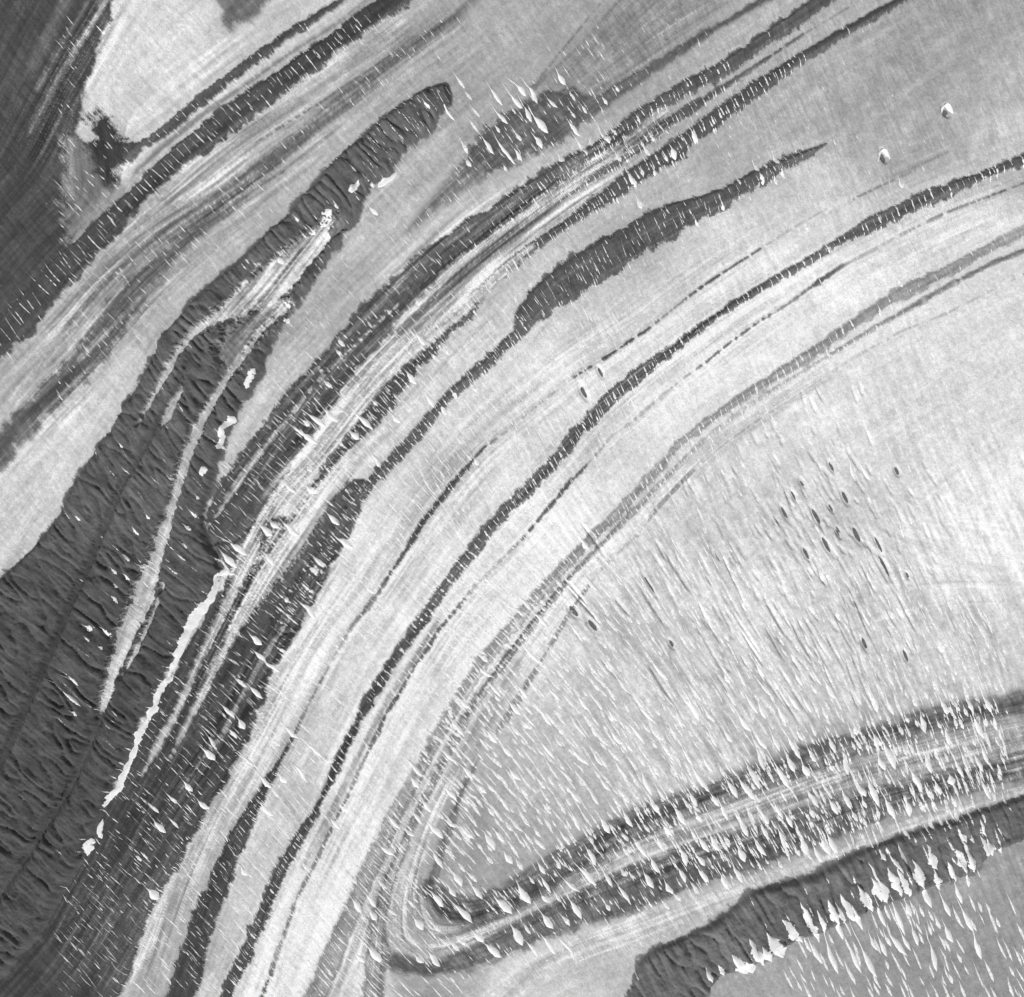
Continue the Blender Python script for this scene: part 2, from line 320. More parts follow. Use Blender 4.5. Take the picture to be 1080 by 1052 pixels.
def line_sd(pts, m):
    """signed depth inside a variable-width polyline; returns slices and array"""
    p = np.array(pts)
    x0, x1 = p[:, 0].min() - m - p[:, 2].max(), p[:, 0].max() + m + p[:, 2].max()
    y0, y1 = p[:, 1].min() - m - p[:, 2].max(), p[:, 1].max() + m + p[:, 2].max()
    i0, i1 = np.searchsorted(xs, x0), np.searchsorted(xs, x1); j0, j1 = np.searchsorted(ys, y0), np.searchsorted(ys, y1)
    sd = np.full((j1 - j0, i1 - i0), -1e3, np.float32); hwf = np.zeros_like(sd)
    for a, b in zip(p[:-1], p[1:]):
        mm = m + max(a[2], b[2])
        k0, k1 = np.searchsorted(xs, min(a[0], b[0]) - mm), np.searchsorted(xs, max(a[0], b[0]) + mm)
        l0, l1 = np.searchsorted(ys, min(a[1], b[1]) - mm), np.searchsorted(ys, max(a[1], b[1]) + mm)
        if k1 <= k0 or l1 <= l0: continue
        GX = xs[None, k0:k1]; GY = ys[l0:l1, None]
        dx, dy = b[0] - a[0], b[1] - a[1]
        t = np.clip(((GX - a[0]) * dx + (GY - a[1]) * dy) / (dx * dx + dy * dy + 1e-9), 0, 1)
        d = np.hypot(GX - a[0] - t * dx, GY - a[1] - t * dy)
        wl = a[2] + (b[2] - a[2]) * t
        s = wl - d
        v = sd[l0 - j0:l1 - j0, k0 - i0:k1 - i0]; hv = hwf[l0 - j0:l1 - j0, k0 - i0:k1 - i0]
        better = s > v
        v[better] = s[better]; hv[better] = wl[better]
    return (slice(j0, j1), slice(i0, i1)), sd, hwf

def poly_sd(pts, m):
    p = np.array(pts)
    i0, i1 = np.searchsorted(xs, p[:, 0].min() - m), np.searchsorted(xs, p[:, 0].max() + m)
    j0, j1 = np.searchsorted(ys, p[:, 1].min() - m), np.searchsorted(ys, p[:, 1].max() + m)
    GX = xs[None, i0:i1]; GY = ys[j0:j1, None]
    d = np.full((j1 - j0, i1 - i0), 60.0, np.float32); ins = np.zeros(d.shape, bool)
    for a, b in zip(p, np.roll(p, -1, 0)):
        if a[1] != b[1]:
            row = ((a[1] > GY) != (b[1] > GY))
            xc = (b[0] - a[0]) * (GY - a[1]) / (b[1] - a[1]) + a[0]
            ins ^= row & (GX < xc)
        mm = 60
        k0, k1 = np.searchsorted(xs, min(a[0], b[0]) - mm), np.searchsorted(xs, max(a[0], b[0]) + mm)
        l0, l1 = np.searchsorted(ys, min(a[1], b[1]) - mm), np.searchsorted(ys, max(a[1], b[1]) + mm)
        k0, l0 = max(k0, i0), max(l0, j0); k1, l1 = min(k1, i1), min(l1, j1)
        if k1 <= k0 or l1 <= l0: continue
        gx = xs[None, k0:k1]; gy = ys[l0:l1, None]
        dx, dy = b[0] - a[0], b[1] - a[1]
        t = np.clip(((gx - a[0]) * dx + (gy - a[1]) * dy) / (dx * dx + dy * dy + 1e-9), 0, 1)
        e = np.hypot(gx - a[0] - t * dx, gy - a[1] - t * dy)
        v = d[l0 - j0:l1 - j0, k0 - i0:k1 - i0]
        np.minimum(v, e, out=v)
    return (slice(j0, j1), slice(i0, i1)), np.where(ins, d, -d), d * 0 + 30

# ---------------------------------------------------------------- paint the survey into fields
_in = sstep((xs[None, :] - 520) / 120) * sstep((ys[:, None] - 470 + .45 * (xs[None, :] - 700)) / 140)
tone = tone + 9 * sstep((tone - 140) / 50) * (1 - _in) - 5 * _in * sstep((1000 - xs[None, :]) / 60)
alb = lin(np.minimum(tone, 232)).astype(np.float32)
C0f = full(C0); S4f = full(S4); MAf = full(MA); MBf = full(MB)
S2f, S1f, C1f, C2f, C3f, G1f, G3f, G8f, G30f = [full(a) for a in (S2, S1, C1, C2, C3, G1, G3, G8, G30)]
ne = sstep((xs[None, :] - 560) / 240) * sstep((260 - ys[:, None]) / 160)            # lightened, mottled ice in the north-east
nw = sstep((620 - xs[None, :]) / 200)                                                # streaky ice in the west
inner = sstep((xs[None, :] - 560) / 100) * sstep((ys[:, None] - 420) / 160)
alb *= 1 + .22 * ne
alb *= np.exp((0.03 + .05 * nw) * S2f * (1 - .5 * inner) + (0.02 + .05 * nw * (1 - .5 * ne)) * S1f * MAf + .045 * S4f * MAf * (1 - .6 * inner) + 0.03 * C1f * MBf + 0.045 * C2f * MBf + (0.035 + .02 * ne) * G3f + .05 * ne * C1f + 0.025 * G8f + 0.03 * G30f + .085 * G1f)
rough = sstep((xs[None, :] - 520) / 160) * sstep((ys[:, None] - 440) / 120) * sstep((1040 - ys[:, None]) / 150)
alb *= np.exp(rough * (.05 * C2f + .045 * C3f))
ident = np.zeros((NY, NX), np.int16)
hgt = np.zeros((NY, NX), np.float32)
deb = np.zeros((NY, NX), np.float32)
rib = np.zeros((NY, NX), np.float32)
things = []
for it in ITEMS:
    m = it['f'] + 4 * it['rag'] + 4
    sl, sd, hwf = (line_sd if it['t'] == 'line' else poly_sd)(it['pts'], m)
    if sd.size == 0: continue
    amp = np.minimum(it['rag'], 0.45 + 0.24 * hwf) * (1.0 if it.get('blot') else .8)
    sdr = sd + amp * (BLOT if it.get('blot') else RAG)[sl]
    sdr = sdr + (.10 * np.minimum(hwf, 14) * G8f[sl] + .05 * np.minimum(hwf, 14) * G3f[sl]) * (it['label'] is not None)
    thin = sstep((3.4 - hwf) / 2.4)
    sdr = sdr - thin * 2.2 * sstep((-GAP[sl] - .35) / .5)            # thin threads are broken by the crevasses
    mask = sstep((sdr + it['f']) / (2 * it['f'])) * it.get('a', 1.0)
    mask = mask * (1 - sstep((3.2 - hwf) / 1.6) * .55 * (1 - MAf[sl])) if it['label'] else mask
    tex = np.exp(0.09 * S2f[sl] + 0.09 * S1f[sl] + 0.07 * C2f[sl] + 0.09 * C1f[sl] + 0.04 * G3f[sl] + .05 * G8f[sl] + .06 * G1f[sl] + .10 * S4f[sl] + .45 * sstep((S4f[sl] - 1.25) / .8) * MAf[sl] + it.get('tx', 0) * (.75 * C2f[sl] + .5 * C0f[sl] + .3 * G3f[sl]))
    if it['ribs'] > 5: tex = np.exp(.07 * C2f[sl] + .05 * C1f[sl] + .07 * G3f[sl] + .06 * G8f[sl] + .09 * G1f[sl])      # bouldery, not foliated
    if it['g'] < 116: tex = tex * (1 - .30 * sstep((ys[sl[0], None] - 470) / 260) * sstep((520 - xs[None, sl[1]]) / 180))   # debris darker towards the south-west
    alb[sl] = alb[sl] * (1 - mask) + mask * lin(it['g'] - (8 if it['g'] < 112 else 0)).astype(np.float32) * tex
    if it['label']:
        k = len(things) + 1; things.append(it)
        ident[sl] = np.where(np.where(hwf < 7, sd + .5 > 0, mask > .5), k, ident[sl])
        deb[sl] = np.maximum(deb[sl], mask)
        hgt[sl] = hgt[sl] * (1 - mask) + mask * it['h'] * sstep((sd + 1) / max(4.0, it['h'] * 0.7))
        rib[sl] = rib[sl] * (1 - mask) + mask * it['ribs'] * sstep(sd / 8)
    else:
        if it['g'] > 138: ident[sl] = np.where(mask > .5, 0, ident[sl])
        deb[sl] *= 1 - mask * (1 if it['g'] > 138 else 0)
        hgt[sl] = hgt[sl] * (1 - 0.6 * mask)
        rib[sl] *= 1 - mask

# strongly foliated belts: dust drawn out along the flow
for pts_, st in (('700,130,10 640,170,16 590,212,22 540,250,24 490,292,20 440,345,20 400,390,18 360,445,22 320,510,26 290,565,26 250,640,20 210,720,16', .25),
                 ('480,20,10 420,62,16 360,115,18 300,165,24 230,225,30 160,285,34 100,350,36 50,420,36', .12),
                 ('700,125,10 650,160,12 600,200,12', .14), ('860,400,12 740,480,12 640,575,14 560,660,18 480,780,24 430,880,26 400,1000,26', .09),
                 ('440,940,20 470,985,22 540,960,26 650,905,34 780,862,38 900,820,40 1050,785,40', .12),
                 ('110,20,20 70,90,22 45,150,20', .16), ('420,30,14 320,100,18 220,175,22 130,250,20 60,335,18', .12), ('760,290,20 640,365,24 520,455,26 430,560,26 340,700,26 270,820,26 210,960,26', .06), ('1040,215,26 860,300,22 700,400,20 560,540,20 440,720,20 340,900,20', .05), ('560,205,16 480,250,16 400,330,20 330,420,24 270,500,26', .17), ('335,610,26 270,720,36 195,840,44 120,980,60', .13), ('1047,182,8 880,258,6 745,341,8 620,445,10 520,552,9 433,670,8 345,830,8 265,990,9', .10), ('350,240,14 300,290,24 250,340,24', .18)):
    sl, sd, hwf = line_sd(P(pts_), 12)
    m_ = sstep((sd + 8) / 16) * st
    alb[sl] *= np.exp(m_ * (S1f[sl] * .8 + .7 * S2f[sl] + 1.3 * S4f[sl]))
# relief: soft swells, foliation furrows, crevasse combs, ribbed ridges with sharp gullies
rough = rough * (1 - 0.3 * deb)
z = hgt + 3.0 * G30f + 0.8 * G8f
z += (0.10 + 0.22 * deb) * S1f + 0.12 * C1f + (0.28 + 0.45 * rough) * C2f * 0.8 + 0.25 * S2f + (0.13 + .08 * deb) * G1f
z += rough * 1.1 * C3f
lobe = np.abs(np.sin(1.5 * C3f + .08 * C2f)) ** .55
z += rib * (1.15 * lobe * (.55 + .45 * MBf) + 0.06 * C2f + .06 * G3f + .04 * C1f + .03 * G1f)
z = z.astype(np.float32)

def at(px, py):
    """terrain height (m) at survey coordinates, arrays allowed"""
    fx = np.clip((np.asarray(px, float) - ix[0]) / ST, 0, nx - 1.001); fy = np.clip((np.asarray(py, float) - iy[0]) / ST, 0, ny - 1.001)
    i = fx.astype(int); j = fy.astype(int); a = fx - i; b = fy - j
    q = z[IN]
    return (q[j, i] * (1 - a) + q[j, i + 1] * a) * (1 - b) + (q[j + 1, i] * (1 - a) + q[j + 1, i + 1] * a) * b

def trend(px, py):
    i = int(np.clip((px - ix[0]) / ST, 0, nx - 1)); j = int(np.clip((py - iy[0]) / ST, 0, ny - 1))
    return phi[j, i]

def host(px, py):
    i = int(np.clip((px - ix[0]) / ST, 0, nx - 1)); j = int(np.clip((py - iy[0]) / ST, 0, ny - 1))
    blk = ident[NG + j - 3:NG + j + 4, NG + i - 3:NG + i + 4].ravel()
    blk = blk[blk > 0]
    if len(blk) < 8: return 0
    return int(np.bincount(blk).argmax())

# ---------------------------------------------------------------- dark pits and two moulins (carved into the ice)
PITS = np.array([float(v) for v in '''877 492 10 4 846 509 8 4 837 523 10 2.6 828 542 14 4 861 545 16 5 877 536 8 3 892 525 12 5 904 565 14 6
885 562 10 4.5 871 575 16 4.5 850 584 12 4.5 927 575 16 3.5 933 598 22 4 958 607 6 3 947 497 8 4.5 605 645 12 6 625 660 12 6
685 617 20 2.6 709 680 8 4.5 913 680 12 4.5 955 692 12 4.5 615 413 14 5 633 393 10 4'''.split()]).reshape(-1, 4)
MOULIN = [(931, 165, 15, 6.0), (998, 117, 13, 7.0)]
def carve(px, py, L, W, depth, ang):
    r = L
    i0, i1 = np.searchsorted(xs, px - r), np.searchsorted(xs, px + r); j0, j1 = np.searchsorted(ys, py - r), np.searchsorted(ys, py + r)
    GX = xs[None, i0:i1] - px; GY = ys[j0:j1, None] - py
    a = GX * math.cos(ang) + GY * math.sin(ang); b = -GX * math.sin(ang) + GY * math.cos(ang)
    e = np.sqrt((a / (L * .55)) ** 2 + (b / (W * .62)) ** 2)
    z[j0:j1, i0:i1] -= depth * sstep((1.35 - e) / .6)
for (px, py, L, W) in PITS: carve(px, py, L * 1.5, W * 1.25, 4.5, trend(px, py))
for (px, py, L, W) in MOULIN: carve(px, py, L, W, 9.0, trend(px, py))
# open crevasses in the rough ice of the right centre
for k in range(60):
    cx_, cy_ = rng.uniform(600, 960), rng.uniform(560, 740)
    if cx_ - 600 < (cy_ - 640) * .4: continue
    carve(cx_, cy_, rng.uniform(18, 46), rng.uniform(1.6, 2.6), rng.uniform(2.5, 5.5), trend(cx_, cy_) + rng.normal(0, .05))

for k in range(230):
    cx_, cy_ = rng.normal(860, 70), rng.normal(570, 75)
    carve(cx_, cy_, rng.uniform(6, 18), rng.uniform(1.6, 3.0), rng.uniform(1.5, 4.0), trend(cx_, cy_) + rng.normal(0, .08))
# ---------------------------------------------------------------- materials
def terrain_material(name):
    m = bpy.data.materials.new(name); m.use_nodes = True
    t = m.node_tree; b = t.nodes['Principled BSDF']
    at_ = t.nodes.new('ShaderNodeAttribute'); at_.attribute_name = 'albedo'
    geo = t.nodes.new('ShaderNodeNewGeometry')
    n1 = t.nodes.new('ShaderNodeTexNoise'); n1.inputs['Scale'].default_value = 0.28; n1.inputs['Detail'].default_value = 3
    n1.inputs['Roughness'].default_value = .65
    t.links.new(geo.outputs['Position'], n1.inputs['Vector'])
    mr = t.nodes.new('ShaderNodeMapRange'); mr.inputs['From Min'].default_value = .25; mr.inputs['From Max'].default_value = .75
    mr.inputs['To Min'].default_value = .78; mr.inputs['To Max'].default_value = 1.22
    t.links.new(n1.outputs['Fac'], mr.inputs['Value'])
    mx = t.nodes.new('ShaderNodeVectorMath'); mx.operation = 'SCALE'
    t.links.new(at_.outputs['Color'], mx.inputs[0]); t.links.new(mr.outputs[0], mx.inputs['Scale'])
    t.links.new(mx.outputs[0], b.inputs['Base Color'])
    bp = t.nodes.new('ShaderNodeBump'); bp.inputs['Strength'].default_value = .5; bp.inputs['Distance'].default_value = 1.2
    t.links.new(n1.outputs['Fac'], bp.inputs['Height']); t.links.new(bp.outputs[0], b.inputs['Normal'])
    b.inputs['Roughness'].default_value = .92; b.inputs['Specular IOR Level'].default_value = .15
    return m
def plain_material(name, v, rough, spec, var=.1):
    m = bpy.data.materials.new(name); m.use_nodes = True
    t = m.node_tree; b = t.nodes['Principled BSDF']
    geo = t.nodes.new('ShaderNodeNewGeometry')
    n1 = t.nodes.new('ShaderNodeTexNoise'); n1.inputs['Scale'].default_value = .12; n1.inputs['Detail'].default_value = 4
    t.links.new(geo.outputs['Position'], n1.inputs['Vector'])
    mr = t.nodes.new('ShaderNodeMapRange'); mr.inputs['From Min'].default_value = .3; mr.inputs['From Max'].default_value = .7
    mr.inputs['To Min'].default_value = v * (1 - var); mr.inputs['To Max'].default_value = v * (1 + var)
    t.links.new(n1.outputs['Fac'], mr.inputs['Value']); t.links.new(mr.outputs[0], b.inputs['Base Color'])
    b.inputs['Roughness'].default_value = rough; b.inputs['Specular IOR Level'].default_value = spec
    return m
M_ICE = terrain_material('weathered_ice'); M_DEB = terrain_material('rock_debris')
M_SNOW = plain_material('clean_snow', .77, .9, .2)
M_DULL = plain_material('settled_snow', .75, .9, .2)
M_HAIR = plain_material('crevasse_ice', .74, .9, .2, .25)
M_PIT = plain_material('silty_water', .13, .35, .3, .3)  # dark filling of the pits and moulin cores

def link(name, me, parent=None):
    o = bpy.data.objects.new(name, me); scene.collection.objects.link(o)
    if parent is not None: o.parent = parent
    return o

# ---------------------------------------------------------------- terrain meshes (ice sheet and each moraine on its own)
VX, VY = np.meshgrid((xs - CX) * U, (CY - ys) * U)
verts_all = np.stack([VX, VY, z], -1).reshape(-1, 3).astype(np.float32)
alb_all = np.clip(alb, .02, .86).reshape(-1).astype(np.float32)
cell_id = ident[:-1, :-1]
jj, ii = np.mgrid[0:NY - 1, 0:NX - 1]
base = (jj * NX + ii)
def terrain_part(name, sel, mat):
    b0 = base[sel]
    q = np.stack([b0, b0 + NX, b0 + NX + 1, b0 + 1], 1)
    u_, inv = np.unique(q.ravel(), return_inverse=True)
    me = bpy.data.meshes.new(name)
    me.vertices.add(len(u_)); me.loops.add(q.size); me.polygons.add(len(q))
    v = verts_all[u_]
    c = v.mean(0); c[2] = 0.0
    me.vertices.foreach_set('co', (v - c).ravel())
    me.loops.foreach_set('vertex_index', inv.astype(np.int32).ravel())
    me.polygons.foreach_set('loop_start', np.arange(0, q.size, 4, dtype=np.int32))
    me.polygons.foreach_set('loop_total', np.full(len(q), 4, np.int32))
    a = me.attributes.new('albedo', 'FLOAT', 'POINT'); a.data.foreach_set('value', alb_all[u_])
    me.update(calc_edges=True); me.shade_smooth()
    me.materials.append(mat)
    o = link(name, me); o.location = [float(k) for k in c]
    return o
g = terrain_part('glacier', cell_id == 0, M_ICE)
g['kind'] = 'structure'; g['label'] = 'pale banded glacier ice curving between the dark moraines'
for k, it in enumerate(things, 1):
    sel = cell_id == k
    if not sel.any(): continue
    nm = 'moraine_ridge' if it['ribs'] > 5 else ('debris_patch' if it['t'] == 'poly' and it['h'] < 5 else 'moraine_band')
    o = terrain_part(nm, sel, M_DEB)
    o['label'] = it['label']; o['category'] = 'moraine'; o['group'] = 'moraines on the glacier'

# ---------------------------------------------------------------- snow lenses in the crevasses
LENS = np.array([float(v) for v in '''
554 867 16 4 578 869 12 5 577 854 14 5 594 854 12 4 608 867 18 5 597 872 9 4 597 885 14 6 570 891 13 6 638 871 17 7 624 886 10 4 624 903 18 6 589 911 11 5
590 895 9 4 662 865 15 6 671 855 12 4 690 851 16 5 698 842 12 4 682 874 12 4 660 884 10 5 664 897 8 6 676 896 18 6 704 876 14 8 697 891 16 5 717 861 20 7
690 913 14 6 684 929 17 7 658 921 9 7 619 923 26 7 571 916 12 6 548 913 12 6 553 943 20 8 576 933 20 5 588 947 14 4 574 948 12 5 607 959 20 7 577 972 16 9
597 971 12 6 546 986 18 9 556 980 12 4 580 997 18 6 562 1001 16 6 597 997 18 5 641 927 18 5 658 943 16 6 641 957 8 6 705 937 14 6 715 947 10 5 602 935 18 5
702 955 12 5 602 916 7 3 561 928 9 4
562 723 14 5 552 730 14 6 575 757 20 5 543 748 16 6 544 772 14 5 590 754 8 4 592 772 12 5 589 783 12 5 578 792 18 5 555 766 14 5 610 767 22 5 585 733 16 5
597 728 9 3 591 710 12 5 615 742 16 5 627 773 12 5 612 800 20 6 630 800 18 5 597 818 16 5 606 840 16 6 627 841 16 5 638 828 15 6 613 826 9 5 543 818 14 6
649 778 16 5 646 755 14 6 648 798 12 5 655 812 18 5 672 773 24 5 663 788 12 4 682 827 22 6 660 842 12 6 669 807 14 4 707 832 12 6 697 838 16 5 691 850 11 5
682 753 16 5 657 723 20 5 644 702 12 5 628 723 14 5 682 768 14 5 698 777 18 4 692 813 14 5 711 813 14 5 711 792 12 4 696 708 20 6 717 760 16 5 671 840 9 4
571 827 14 5 633 710 12 4
731 843 16 6 738 822 30 7 754 844 14 6 772 832 18 8 787 833 24 8 794 818 26 7 802 800 26 6 824 818 26 7 833 805 20 6 837 788 22 8 849 812 14 8 855 796 14 6
855 857 11 6 858 843 16 6 785 763 20 7 768 777 13 6 748 755 18 6 732 748 26 7 717 758 18 6 733 730 18 5 803 783 15 6 818 783 16 6 825 755 18 7 804 750 16 6
815 748 12 5 793 742 20 6 843 775 13 6 852 743 15 6 858 770 10 4 876 728 18 7 837 740 18 6 767 716 11 5 808 727 16 5 771 735 22 5 752 780 18 5 746 807 14 6
766 798 12 5 762 813 14 5 722 820 12 5 710 815 12 5 782 715 16 5 843 716 14 6 819 722 12 5 802 707 16 5 710 773 16 5 821 855 16 5 862 715 16 5 877 785 18 6
870 752 14 5 763 855 18 6 875 808 12 5 725 797 20 5 858 727 12 5 830 715 12 4
904 732 20 6 902 770 10 7 904 784 12 5 909 777 8 4 923 782 18 6 916 762 14 4 923 742 16 7 938 745 16 6 939 715 14 6 949 770 10 5 955 758 9 5 957 772 10 4
972 763 15 7 964 740 10 5 994 745 13 7 989 764 8 5 1002 732 10 5 987 723 13 5 1006 762 10 5 1012 762 14 5 1017 750 11 5 1021 742 20 5 1031 768 20 7
998 777 16 6 1040 742 16 6 1039 762 10 5 953 791 11 6 961 790 10 5 937 797 24 8 943 790 12 5 892 807 16 7 882 808 14 4 929 805 16 7 978 805 20 7 966 823 24 7
920 835 24 8 907 833 12 7 910 847 10 5 891 842 22 7 878 850 14 6 937 823 8 4 938 853 20 7 957 852 18 7 972 850 14 5 988 830 14 6 982 838 10 4 1002 822 10 8
1005 845 12 5 1010 810 18 5 1017 803 18 5 1032 805 18 6 1039 833 18 6 1038 797 16 5 998 853 10 5 900 860 12 6 925 857 14 5 977 703 12 4 1008 780 10 4
987 781 8 4 1027 783 8 4
490 742 14 6 482 767 16 6 472 797 18 5 438 810 20 5 438 825 14 7 494 815 18 7 475 837 18 6 519 778 14 6 535 793 14 7 525 805 14 5 532 848 16 6 508 833 14 5
518 857 12 5 513 745 14 5 522 728 16 5 482 738 14 5 475 752 16 4 463 780 14 5 447 793 14 4 453 773 12 3 511 710 14 6 510 694 12 6 518 832 14 5 450 850 16 6
440 862 16 5 432 878 12 6 415 867 18 5 408 898 14 7 373 928 12 6 377 955 14 7 392 950 14 7 394 965 10 8 413 962 14 4 403 933 14 5 396 1006 18 9 380 1011 12 6
442 974 12 9 462 948 16 8 462 907 16 6 460 876 22 7 475 869 16 5 483 927 16 8 477 940 12 6 489 962 26 8 503 940 16 7 531 955 20 9 517 888 18 8 493 880 14 6
527 882 14 6 536 906 14 7 516 907 12 5 520 1002 18 9 488 993 14 5 460 978 12 5 458 1012 16 7 480 998 12 6 433 952 14 4 422 895 14 4 442 1012 12 7 487 915 12 5
498 925 14 5 505 988 14 7 463 860 14 5 537 873 12 6
736 862 14 5 784 872 20 7 807 863 12 8 832 865 16 5 742 891 16 7 753 889 18 7 766 887 14 5 782 901 14 9 722 904 16 7 739 908 12 7 720 923 16 6 733 937 14 5
764 930 14 8 742 924 16 6 778 922 18 6 801 895 18 6 800 912 14 4 823 912 8 5 827 890 32 5 840 898 11 5 847 892 16 7 862 901 16 6 870 892 20 8 877 890 18 7
806 877 16 5 773 873 12 3 858 888 9 4 809 909 6 4 702 893 8 6
877 1010 30 7 901 1010 34 6 916 1015 34 7 921 995 14 6 931 999 20 6 946 996 28 7 965 988 18 6 948 969 34 6 958 959 16 7 976 945 22 7 998 957 18 5 936 992 14 5
955 994 16 5 929 966 20 5 885 980 20 6 989 974 12 5 981 981 12 4 1010 943 20 5 1019 927 14 5 860 1005 24 6 1000 985 20 6 1020 970 22 6 985 1010 26 7 1030 1000 20 6
235 458 8 5 233 470 14 4 211 525 5 4 207 543 12 4 201 557 8 5 197 575 8 4 159 545 6 5 146 560 10 4 137 588 10 5 125 602 8 5 152 597 8 4
138 609 8 6 184 507 8 5 195 588 10 3 233 592 12 4 132 471 6 3 86 547 7 4 186 602 12 3
252 578 22 7 243 591 18 9 328 517 10 8 307 558 18 7 282 560 14 9 290 553 12 8 364 573 16 7 306 515 18 5 323 460 26 6 335 444 18 6 324 447 10 6 349 439 14 6
375 460 12 8 360 469 18 4 323 529 14 5 337 592 16 5 353 548 14 7 346 495 10 4 285 590 14 8 327 495 8 6 359 432 8 6 333 601 10 6
97 662 8 7 126 617 7 4 125 631 12 4 117 666 12 6 81 716 16 5 80 734 20 4 96 673 7 3 111 682 5 4 82 751 8 4
272 612 14 4 302 632 14 5 271 675 14 7 275 692 16 5 255 720 14 5 270 730 16 6 256 763 12 7 242 750 16 6 327 643 20 6 287 703 18 5 332 602 14 5 326 620 14 5
297 685 12 4
222 795 16 8 199 829 14 7 215 849 12 7 226 782 16 5 247 773 12 5 298 822 12 8 281 855 18 7 280 825 14 6 317 815 16 5 257 920 10 9 353 870 14 6 307 773 16 6
332 792 18 5 362 853 10 6 322 915 12 5 262 803 16 5 290 783 14 5 290 837 12 5
169 872 14 7 163 852 14 4 184 868 14 4 163 942 12 11 153 902 10 3 183 843 16 4 147 905 8 4
592 84 13 6 563 100 16 6 550 94 14 6 545 107 16 5 557 121 15 6 570 132 20 8 542 117 8 4 529 124 16 5 525 136 9 4 568 150 12 7 547 145 10 5 547 164 14 5
532 160 28 4 515 154 18 5 582 110 14 4 603 102 14 4 616 117 10 4 605 137 16 5 614 157 16 6 624 152 7 6 638 147 13 7 647 141 10 5 650 95 9 4 652 167 11 6
666 192 12 7 677 183 7 5 638 108 9 4 592 169 8 7 523 100 20 5 604 122 9 4 673 128 9 4 677 154 9 4 675 215 10 7 533 178 6 4 664 160 8 4
710 163 11 7 732 145 12 6 803 190 11 6 818 191 9 4 798 178 9 5 818 170 10 6 762 218 10 4 779 192 8 4 735 235 10 3 690 182 8 4 702 168 10 4 687 145 10 5
682 160 12 5 807 176 7 4 825 183 12 4
472 118 20 4 451 115 9 4 490 155 14 5 494 172 10 5 485 85 16 4 500 132 14 4 392 196 8 4 356 219 9 4 375 182 7 3 394 223 12 6
494 100 10 4 502 117 12 4
330 245 8 7 296 276 10 7 304 323 12 5 302 338 8 6 272 282 7 4 262 277 8 3 222 343 8 6 315 234 6 4
347 406 12 6 362 417 14 4 434 399 14 8 444 358 11 7 454 423 16 6 479 416 11 5 468 433 12 6 385 445 18 6 376 460 9 7 398 486 14 7 360 362 12 5 358 373 8 5
418 442 12 7 502 487 10 6 395 425 12 4 352 440 14 5 471 370 12 5 459 378 10 5 500 410 12 5 360 468 14 3
391 623 10 6 415 602 8 5
616 574 12 6 555 637 14 6 570 653 20 5 575 671 10 5 553 671 10 5 560 690 22 5 594 592 8 3 623 615 18 5 646 592 12 6 572 613 8 3 626 564 10 4 620 600 10 5
608 667 24 4 680 577 9 4 573 642 9 4 632 593 10 6
853 463 14 5 900 498 20 5 913 498 20 5 961 547 12 5 952 560 14 4 873 373 9 5 948 298 12 6 939 322 14 3 850 240 10 5 853 265 8 4 950 195 8 6 872 263 9 4 928 330 10 4'''.split()]).reshape(-1, 4)

def lens_arrays(px, py, L, W, ang, r, tail=.34, n=13, m=5, dome=.07):
    """tapered spindle with a thin tail, draped over the terrain: verts (survey-world) and quads"""
    body_at = (1 + tail) / 2
    L = L * 1.12 / (1 - tail) * .98
    t = np.linspace(0, 1, n)
    u = np.clip((t - tail) / (1 - tail), 0, 1)
    body = np.clip(np.sin(np.pi * u ** 1.25), 0, 1) ** .88
    line = .16 * np.clip(t / .25, .15, 1) * np.clip((1 - t) / .1, .2, 1)
    prof = np.maximum(line, body)
    prof = prof * (1 + r.normal(0, .05, n)); prof[0] = .03; prof[-1] = .03
    mid = np.convolve(r.normal(0, .07, n + 2), [.25, .5, .25], 'valid') * W; bend = r.normal(0, .03) * L * (t - .5) ** 2 * 4
    ca, sa = math.cos(ang), math.sin(ang)
    s = np.linspace(-1, 1, m)
    V = []
    for k in range(n):
        a = (t[k] - body_at) * L
        off = mid[k] + bend[k] + s * prof[k] * W * .48
        x = px + a * ca - off * sa; y = py + a * sa + off * ca
        zz = at(x, y) + (1 - s ** 2) * W * U * dome * (.3 + prof[k]) + .3
        zz[0] -= .6; zz[-1] -= .6
        V.append(np.stack([(x - CX) * U, (CY - y) * U, zz], 1))
    V = np.concatenate(V)
    F = [(k * m + j, (k + 1) * m + j, (k + 1) * m + j + 1, k * m + j + 1) for k in range(n - 1) for j in range(m - 1)]
    return V, F

def mesh_from(name, V, F, mat, smooth=True):
    me = bpy.data.meshes.new(name)
    me.from_pydata([tuple(v) for v in V], [], F)
    me.materials.append(mat)
    if smooth: me.shade_smooth()
    return me

def word(n):
    ones = 'first second third fourth fifth sixth seventh eighth ninth tenth eleventh twelfth thirteenth fourteenth fifteenth sixteenth seventeenth eighteenth nineteenth twentieth'.split()
    if n < 20: return ones[n]
    return {2: 'twenty', 3: 'thirty', 4: 'forty', 5: 'fifty', 6: 'sixty', 7: 'seventy'}[(n + 1) // 10] + ('-' + ones[(n + 1) % 10 - 1] if (n + 1) % 10 else 'th') if (n + 1) % 10 else {3: 'thirtieth', 4: 'fortieth', 5: 'fiftieth', 6: 'sixtieth', 7: 'seventieth'}[(n + 1) // 10]

